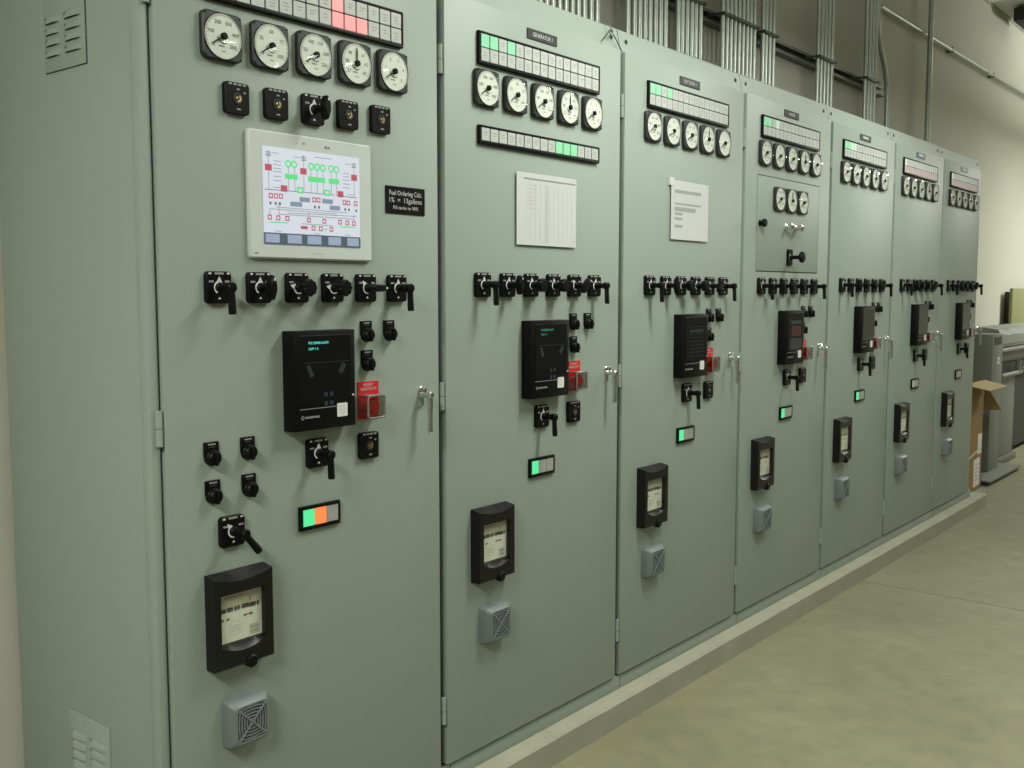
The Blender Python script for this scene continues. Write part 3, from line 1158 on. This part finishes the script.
    if k == 3:
        sp = MB()
        sp.box(.006, .667, -.0008, 0, 0, .415, DARK)
        sp.box(.004, .6615, -.0022, -.0008, .004, .411, PAINT, .0005)
        o = sp.build('inset_panel', root, (.087, 0, zo + 1.640))
        for i, x in enumerate((.297, .420, .545)):
            gauge(root, x, zo + 1.962, i, i == 1)
        o = obj('push_button', MB().lathe([(.014, .0), (.014, .006), (.009, .008), (.009, .016), (.017, .018), (.018, .026), (.016, .031), (.0001, .032)], BLACK, n=24).mesh('push_button'), root, (.118, 0, zo + 1.848))
        pb = MB()
        for x in (-.052, .052):
            pb.lathe([(.017, .0), (.017, .006), (.011, .010), (.011, .024), (.016, .027), (.016, .036), (.011, .040), (.0001, .0405)], CHROME, cx=x, n=18)
        pb.tube([(-.052, -.030, 0), (.052, -.030, 0)], .0055, CHROME, 10)
        o = pb.build('pull_handle', root, (.435, 0, zo + 1.842))
        o['label'] = 'chrome pull with two posts'
        o = obj('control_switch', MB().plate(.048, .074, .012, .008, BLACK).quad(-.008, .004, .012, .02, WHITE_INK, -.0124).mesh('control_switch'), root, (.422, 0, zo + 1.708))
        tk = shaft(MB(), y1=.06)
        tk.lathe([(.009, .055), (.024, .060), (.026, .066), (.022, .074), (.0001, .076)], BLACK, n=24)
        tk.build('knob', o)

# ---------------------------------------------------------------- papers taped on the doors, bit of wire
def sheet(name, label, x0, x1, z0, z1, marks, tape=False):
    b = MB()
    N = 10
    t = .0012
    w, h = x1 - x0, z1 - z0
    vs, fs = [], []
    def yy(v):
        return -.0055
    for j in range(N + 1):
        v = j / N
        for x in (0, w):
            vs.append((x, yy(v), v * h))
    M = len(vs)
    vs += [(x, y - t, z) for x, y, z in vs]
    for j in range(N):
        a = 2 * j
        fs += [(a, a + 1, a + 3, a + 2), (M + a, M + a + 2, M + a + 3, M + a + 1), (a, a + 2, M + a + 2, M + a), (a + 1, M + a + 1, M + a + 3, a + 3)]
    fs += [(0, M, M + 1, 1), (2 * N, 2 * N + 1, M + 2 * N + 1, M + 2 * N)]
    b.add(vs, fs, PAPER)
    for (cx, cz, ww, hh, m) in marks:
        v = cz / h
        b.quad(cx, cz, ww, hh, m, yy(v) - t - .0004)
    if tape:
        b.box(-.012, .018, -.0078, -.0002, h - .02, h + .008, WHITE_INK)
    o = b.build(name, None, (x0, 0, z0))
    return tag(o, label, 'paper', 'papers taped to the cabinet doors')
MIDP = mat('mid_grey_print', (0.30, 0.31, 0.31), 0.7)
pale = mat('faint_print', (0.44, 0.455, 0.44), 0.7)
pink = mat('faint_pink_print', (0.49, 0.45, 0.44), 0.7)
mk = [(.170, .203, .270, .005, GREY_INK), (.018, .205, .003, .006, PALE_INK)]
for i in range(12):
    mk.append((.045 + .024 * i, .10, .0010, .18, pale))
for i in range(7):
    mk.append((.075, .185 - .012 * i, .05, .0022, pink))
mk.append((.152, .10, .010, .18, pale))
sheet('paper_sheet', 'wide white log sheet taped on the door above the switch row, faint columns', XK[1] + .293, XK[1] + .604, 1.696, 1.917, mk)
mk = [(.125, .180, .20, .012, MIDP), (.125, .134, .20, .007, MIDP), (.105, .114, .16, .016, MIDP), (.055, .096, .06, .009, MIDP), (.055, .078, .06, .009, MIDP), (.055, .050, .06, .010, MIDP)]
for i in range(8):
    mk.append((.03 + .027 * i, .157, .0015, .036, pale))
sheet('paper_sheet', 'narrow white printed notice with short grey lines, tape at its top left corner', XK[2] + .292, XK[2] + .578, 1.749, 1.969, mk, True)

wr = MB()
wx = XK[2] - .075
wy = YFR - .019
wr.tube([(wx - .05, wy, 2.40), (wx - .022, wy, 2.425), (wx, wy + .002, 2.448), (wx + .03, wy, 2.425), (wx + .075, wy, 2.385)], .0018, IRON, 6)
wr.tube([(wx + .010 * math.cos(R(a)), wy - .003, 2.438 + .010 * math.sin(R(a))) for a in range(0, 361, 30)], .0024, STRUT, 6)
wr.tube([(wx - .001, YFR - .006, 2.474), (wx, wy, 2.462), (wx, wy, 2.444)], .002, STRUT, 6)
tag(wr.build('hanging_wire'), 'short loop of wire hooked on the top channel where two tall cabinets meet', 'wire')

# ---------------------------------------------------------------- conduits on the wall
ORD = ['first', 'second', 'third', 'fourth', 'fifth', 'sixth', 'seventh', 'eighth', 'ninth', 'tenth']
CNT = {4: 'four', 5: 'five', 6: 'six', 8: 'eight', 9: 'nine', 10: 'ten'}
BUND = {
    'A': ([2.137, 2.181, 2.225, 2.27, 2.316, 2.362, 2.406, 2.45, 2.503, 2.549], 'leftmost bundle of ten behind the second cabinet'),
    'B': ([2.788, 2.847, 2.894, 2.942, 2.988, 3.039, 3.086, 3.133], 'bundle of eight left of centre behind the third cabinet'),
    'C': ([3.237, 3.279, 3.328, 3.376, 3.418, 3.468], 'bundle of six behind the third cabinet'),
    'D': ([3.713, 3.761, 3.806, 3.853, 3.902, 3.949, 3.997, 4.04, 4.085], 'bundle of nine where third and fourth cabinets meet'),
    'E': ([4.189, 4.229, 4.277, 4.325], 'bundle of four behind the fourth cabinet'),
    'F': ([4.955, 5.009, 5.064, 5.119, 5.176], 'bundle of five where fourth and fifth cabinets meet'),
    'G': ([5.757, 5.822, 5.879, 5.938], 'bundle of four behind the fifth cabinet'),
}
YC = .62
for key, (xs, desc) in BUND.items():
    xs = [xs[0] - (.02 if key in 'DEFG' else .004) + (x - xs[0]) * (.955 if key in 'BC' else .985) for x in xs]
    for i, x in enumerate(xs):
        b = MB()
        r = .0138 if key in 'ABC' else .0128
        b.lathe([(r, ZC), (r, ZH)], GALV, axis='z', n=14)
        b.lathe([(r + .005, ZC), (r + .005, ZC + .03), (r, ZC + .034)], GALV, axis='z', n=14)
        z = 2.70 + .0 * i
        b.lathe([(r, 3.62), (r + .003, 3.62), (r + .003, 3.68), (r, 3.68)], GALV, axis='z', n=14)
        o = b.build('conduit', None, (x, YC, 0))
        if i == 0:
            w = 'leftmost'
        elif i == len(xs) - 1:
            w = 'rightmost'
        else:
            w = ORD[i] + '-from-left'
        tag(o, '%s upright steel conduit in the %s' % (w, desc), 'conduit', 'conduits in the ' + desc)
    c = MB()
    xa, xb = xs[0] - .022, xs[-1] + .022
    c.box(xa, xb, YC - .022, YC - .0145, 2.985, 3.003, STRUT_D, .001)
    for x in (xa + .006, xb - .006):
        c.box(x - .004, x + .004, YC - .018, .70, 2.987, 3.001, STRUT_D)
        c.lathe([(.006, 0), (.006, .006), (.0001, .007)], STRUT, cx=x, cz=2.994, cy=YC - .022, n=6)
    o = c.build('clamp_bar')
    tag(o, 'dark clamp strap across the ' + desc, 'clamp', 'clamp straps across the conduits')
b = MB()
pts = [(6.175, YC, ZC), (6.175, YC, 2.75), (6.172, YC, 2.92), (6.155, YC, 3.02), (6.115, YC, 3.11), (6.05, YC, 3.19), (5.99, YC, 3.27), (5.965, YC, 3.33), (5.958, YC, 3.42), (5.958, YC, ZH)]
b.tube(pts, .0165, GALV, 14)
tag(b.build('conduit'), 'bent steel conduit curving left into the bundle behind the fifth cabinet', 'conduit', 'single conduits on the wall')
b = MB().lathe([(.021, 0), (.021, ZH)], GALV, axis='z', n=16)
tag(b.build('conduit', None, (7.20, .655, 0)), 'single tall upright conduit rising above the sixth cabinet, crossing the level pipe', 'conduit', 'single conduits on the wall')
b = MB().lathe([(.0155, 6.22), (.0155, 13.2)], GALV, axis='x', n=16)
for x in (6.24, 9.04, 11.9):
    b.lathe([(.015, x - .04), (.0205, x - .038), (.0205, x + .038), (.015, x + .04)], GALV, axis='x', n=16)
lp = b.build('level_pipe', None, (0, .70, 3.578))
for x in (7.9, 9.2, 10.9):
    MB().box(-.008, .008, -.017, .04, -.022, .022, STRUT, .002).build('wall_mount', lp, (x, 0, 0))
tag(lp, 'long level steel pipe with couplings running along the upper wall', 'pipe')
b = MB()
x0, x1 = 1.2, 6.33
b.box(x0, x1, .732, .739, 2.962, 3.026, STRUT)
b.box(x0, x1, .690, .732, 3.020, 3.026, STRUT)
b.box(x0, x1, .690, .732, 2.962, 2.968, STRUT)
b.box(x0, x1, .690, .694, 3.010, 3.020, STRUT)
b.box(x0, x1, .690, .694, 2.968, 2.978, STRUT)
tag(b.build('strut_rail'), 'level steel strut channel on the wall behind the conduits', 'channel')

# ---------------------------------------------------------------- things at the far end
t = thing('cardboard_box', 'tall open cardboard box with loose flaps at the far end of the cabinet row', 'box', (7.08, .39, 0))
bx0, bx1, by0, by1, bh = -.28, .28, -.20, .21, .86
b = MB()
T = .006
b.box(bx0, bx1, by0, by0 + T, 0, bh, CARDB)
b.box(bx0, bx1, by1 - T, by1, 0, bh, CARDB)
b.box(bx0, bx0 + T, by0, by1, 0, bh, CARDB)
b.box(bx1 - T, bx1, by0, by1, 0, bh, CARDB)
b.box(bx0, bx1, by0, by1, 0, T, CARDB)
b.build('carton', t)
def flap(p0, p1, dv, name='flap'):
    p0, p1, dv = Vector(p0), Vector(p1), Vector(dv)
    nrm = (p1 - p0).cross(dv).normalized() * .005
    ins = (p1 - p0) * .04
    q = [p0, p1, p1 + dv - ins, p0 + dv + ins]
    vs = q + [p + nrm for p in q]
    MB().add(vs, [(0, 1, 2, 3), (7, 6, 5, 4), (0, 4, 5, 1), (1, 5, 6, 2), (2, 6, 7, 3), (3, 7, 4, 0)], CARDB_IN).build(name, t)
flap((bx0, by0, bh), (bx1, by0, bh), (.10, -.15, -.045))
flap((bx1, by0 + .01, bh), (bx1, by1, bh), (.17, -.12, -.25))
flap((bx0, by1, bh), (bx1, by1, bh), (0, -.10, .07))
flap((bx0, by0, bh), (bx0, by1, bh), (-.02, 0, .10))
lb = MB()
lb.quad(.14, .14, .17, .22, STICKER, by0 - .001, R(4))
lb.quad(.20, .36, .11, .16, STICKER, by0 - .001)
for i in range(5):
    lb.quad(.14, .20 - .03 * i, .12, .006, GREY_INK, by0 - .0016)
lb.build('shipping_label', t)['label'] = 'white paper shipping labels'
MB().quad(.07, .30, .40, .02, TAPE, by0 - .0022, R(9)).quad(.0, .60, .56, .018, mat('brown_tape', (.16, .10, .04), .4), by0 - .0014, R(1)).build('tape_strip', t)

t = thing('floor_skid', 'low grey steel skid plate on the floor under the grey control cabinet', 'skid', (7.9, .33, 0))
b = MB()
b.box(-.48, .52, -.20, .38, .030, .046, STEELG, .003)
b.build('deck_plate', t)
b = MB()
b.box(-.46, .50, -.18, -.12, 0, .030, IRON)
b.box(-.46, .50, .28, .34, 0, .030, IRON)
b.build('runner', t)

t = thing('control_cabinet', 'narrow grey control cabinet on a skid behind the cardboard box', 'cabinet', (8.0, .49, .046))
b = MB().box(-.165, .165, -.23, .22, 0, 1.155, STEELG, .004)
b.build('body', t)
b = MB()
b.box(-.11, .10, -.234, -.229, 1.065, 1.135, STEELD)
for i in range(5):
    b.box(-.10, .09, -.238, -.233, 1.073 + .012 * i, 1.078 + .012 * i, IRON)
b.build('vent_grille', t)
b = MB().quad(.02, .93, .07, .06, STICKER, -.2345).quad(.02, .93, .045, .012, GREY_INK, -.235)
b.build('label_plate', t)['label'] = 'small white label plate'
b = MB().quad(0, .55, .31, .003, IRON, -.2312).quad(.12, .42, .008, .05, IRON, -.2312)
b.build('door_seam', t)
b = MB()
b.tube([(.165, -.16, .30), (.22, -.16, .30), (.235, -.16, .26)], .022, TARP, 10)
b.lathe([(.03, .16), (.034, .17), (.034, .19), (.028, .20)], TARP, axis='x', cy=-.16, cz=.30, n=12)
b.build('valve', t)['label'] = 'pale pipe valve'
b = MB()
b.tube([(.165, -.18, .06), (.23, -.18, .06), (.24, -.18, .13)], .02, TARP, 10)
b.build('drain_pipe', t)['label'] = 'pale drain pipe'

t = thing('cooling_unit', 'large grey tank unit with pale cover and pipes on a steel pedestal at far right', 'machine', (9.6, .40, 0))
b = MB()
b.box(-1.1, -.52, -.04, .30, .06, .80, STEELG, .006)
b.box(-1.13, -.49, -.07, .32, 0, .06, STEELD, .008)
b.build('pedestal', t)
b = MB()
b.box(-.50, 1.6, .05, .30, .05, .80, IRON)
b.box(-1.1, 1.6, -.02, .30, .80, .90, IRON)
b.build('dark_frame', t)
b = MB()
prof = [(.0001, -1.22), (.06, -1.21), (.105, -1.17), (.118, -1.10), (.118, 1.6)]
b.lathe(prof, TARP, axis='x', cy=.10, cz=.985, n=28)
b.build('tank', t)['label'] = 'pale cylindrical tank'
b = MB()
# draped cover: soft, sagging top
N = 26
vs, fs = [], []
for i in range(N + 1):
    x = -1.16 + 2.76 * i / N
    s = .012 * math.sin(i * 1.7) + .008 * math.sin(i * 3.1 + 1)
    for y, z in ((-.05, 1.09), (-.055, 1.17 + s * .4), (-.03, 1.215 + s), (.10, 1.232 + s), (.26, 1.215 + s), (.29, 1.09)):
        vs.append((x, y, z))
for i in range(N):
    for q in range(5):
        fs.append((i * 6 + q, (i + 1) * 6 + q, (i + 1) * 6 + q + 1, i * 6 + q + 1))
    fs.append((i * 6 + 5, (i + 1) * 6 + 5, (i + 1) * 6, i * 6))
fs += [[0, 1, 2, 3, 4, 5], [N * 6 + q for q in reversed(range(6))]]
b.add(vs, fs, TARP)
b.build('cover_sheet', t)
b = MB().box(-1.17, 1.6, -.045, .28, 1.06, 1.095, BEIGE, .004)
b.build('support_rail', t)
b = MB()
b.lathe([(.020, -1.22), (.020, 1.5)], PIPEG, axis='x', cy=-.06, cz=1.035, n=12)
b.lathe([(.020, -1.22), (.020, -.45)], PIPEG, axis='x', cy=-.085, cz=.815, n=12)
b.tube([(-.62, -.085, .80), (-.62, -.085, .93)], .024, PIPEG, 12)
b.tube([(-.45, -.085, .815), (-.36, -.09, .83), (-.30, -.09, .86), (-.1, -.09, .87)], .026, PIPEG, 12)
b.build('pipe_run', t)
b = MB().lathe([(.04, -.50), (.04, -.46)], PIPEG, axis='x', cy=-.085, cz=.815, n=14)
b.build('pipe_flange', t)

t = thing('wall_box', 'olive green flat box fixed on the cream wall above the tank unit', 'box', (10.6, .74, 1.2))
b = MB().box(-.43, .6, -.075, 0, .03, .355, OLIVE_D, .003)
b.build('back_box', t)
b = MB().box(-.56, .7, -.105, -.075, .0, .39, OLIVE, .004)
b.build('cover', t)

t = thing('ceiling_speaker', 'black box-shaped fixture hung from the ceiling in the top right corner', 'fixture', (9.65, .45, ZH))
b = MB()
b.box(-.25, .30, -.16, .14, -.145, -.02, IRON, .01)
b.build('housing', t)
b = MB().box(-.02, .02, -.02, .02, -.025, 0, STRUT)
b.build('bracket', t)
b = MB().box(-.23, .28, -.172, -.16, -.13, -.035, STRUT_D, .004)
b.build('front_grille', t)

# floor joint
def joint(p0, p1):
    p0, p1 = Vector(p0), Vector(p1)
    d = (p1 - p0).normalized()
    nrm = Vector((-d.y, d.x, 0)) * .004
    o = MB().add([p0 - nrm, p1 - nrm, p1 + nrm, p0 + nrm, p0 - nrm - Vector((0, 0, .002)), p1 - nrm - Vector((0, 0, .002)), p1 + nrm - Vector((0, 0, .002)), p0 + nrm - Vector((0, 0, .002))],
                 [(0, 1, 2, 3), (0, 4, 5, 1), (1, 5, 6, 2), (2, 6, 7, 3), (3, 7, 4, 0)], JOINT).build('floor_joint')
    o['kind'] = 'structure'
joint((4.125, -.04, .0008), (4.02, -6.4, .0008))

# ---------------------------------------------------------------- light: suspended fluorescent strips over the aisle, plus added uplights and a fill row
def area(x, y, z, e, sx=.3, sy=1.2, col=(.97, 1.0, .90)):
    l = bpy.data.lights.new('strip_and_fill_light', 'AREA')
    l.shape = 'RECTANGLE'
    l.size, l.size_y = sx, sy
    l.energy = e
    l.color = col
    o = bpy.data.objects.new('strip_and_fill_light', l)
    COL.objects.link(o)
    o.location = (x, y, z)
    return o
ZL, YL, E0 = 3.15, -1.25, 95
def fixture(x, y, e, upl=.42):
    area(x, y, ZL, e)
    o = area(x, y, ZL + .06, e * upl)        # unseen uplight, added to brighten the upper wall and conduits
    o.rotation_euler = (PI, 0, 0)
fixture(1.65, YL, E0 * .64)
fixture(4.2, YL, E0 * .48)
fixture(10.9, -1.5, E0 * 1.75, .8)
fixture(-2.5, -1.5, E0 * 1.6)
for x in (-1.5, 3.6, 8.2):
    fixture(x, -4.6, E0 * .25)  # rear row of unseen lamps, added only as room fill

w = bpy.data.worlds.new('room_air')
scn.world = w
w.use_nodes = True
w.node_tree.nodes['Background'].inputs[0].default_value = (.5, .52, .42, 1)
w.node_tree.nodes['Background'].inputs[1].default_value = .02

# ---------------------------------------------------------------- camera
cam = bpy.data.cameras.new('camera')
co = bpy.data.objects.new('camera', cam)
COL.objects.link(co)
cam.sensor_width = 36
cam.lens = 1017.78 * 36 / 1024
cam.clip_start = .05
yaw, pitch, roll = 0.8879, -0.0901, 0.0003
f = Vector((math.sin(yaw) * math.cos(pitch), math.cos(yaw) * math.cos(pitch), math.sin(pitch)))
rt = Vector((math.cos(yaw), -math.sin(yaw), 0))
up = rt.cross(f)
c, s = math.cos(roll), math.sin(roll)
rt, up = rt * c + up * s, up * c - rt * s
M = Matrix((rt, up, -f)).transposed().to_4x4()
M.translation = Vector((-1.2309, -1.9714, 1.551))
co.matrix_world = M
scn.camera = co
scn.view_settings.view_transform = 'Standard'
scn.view_settings.look = 'None'
scn.view_settings.exposure = 0
scn.view_settings.gamma = 1
scn.view_settings.use_curve_mapping = False
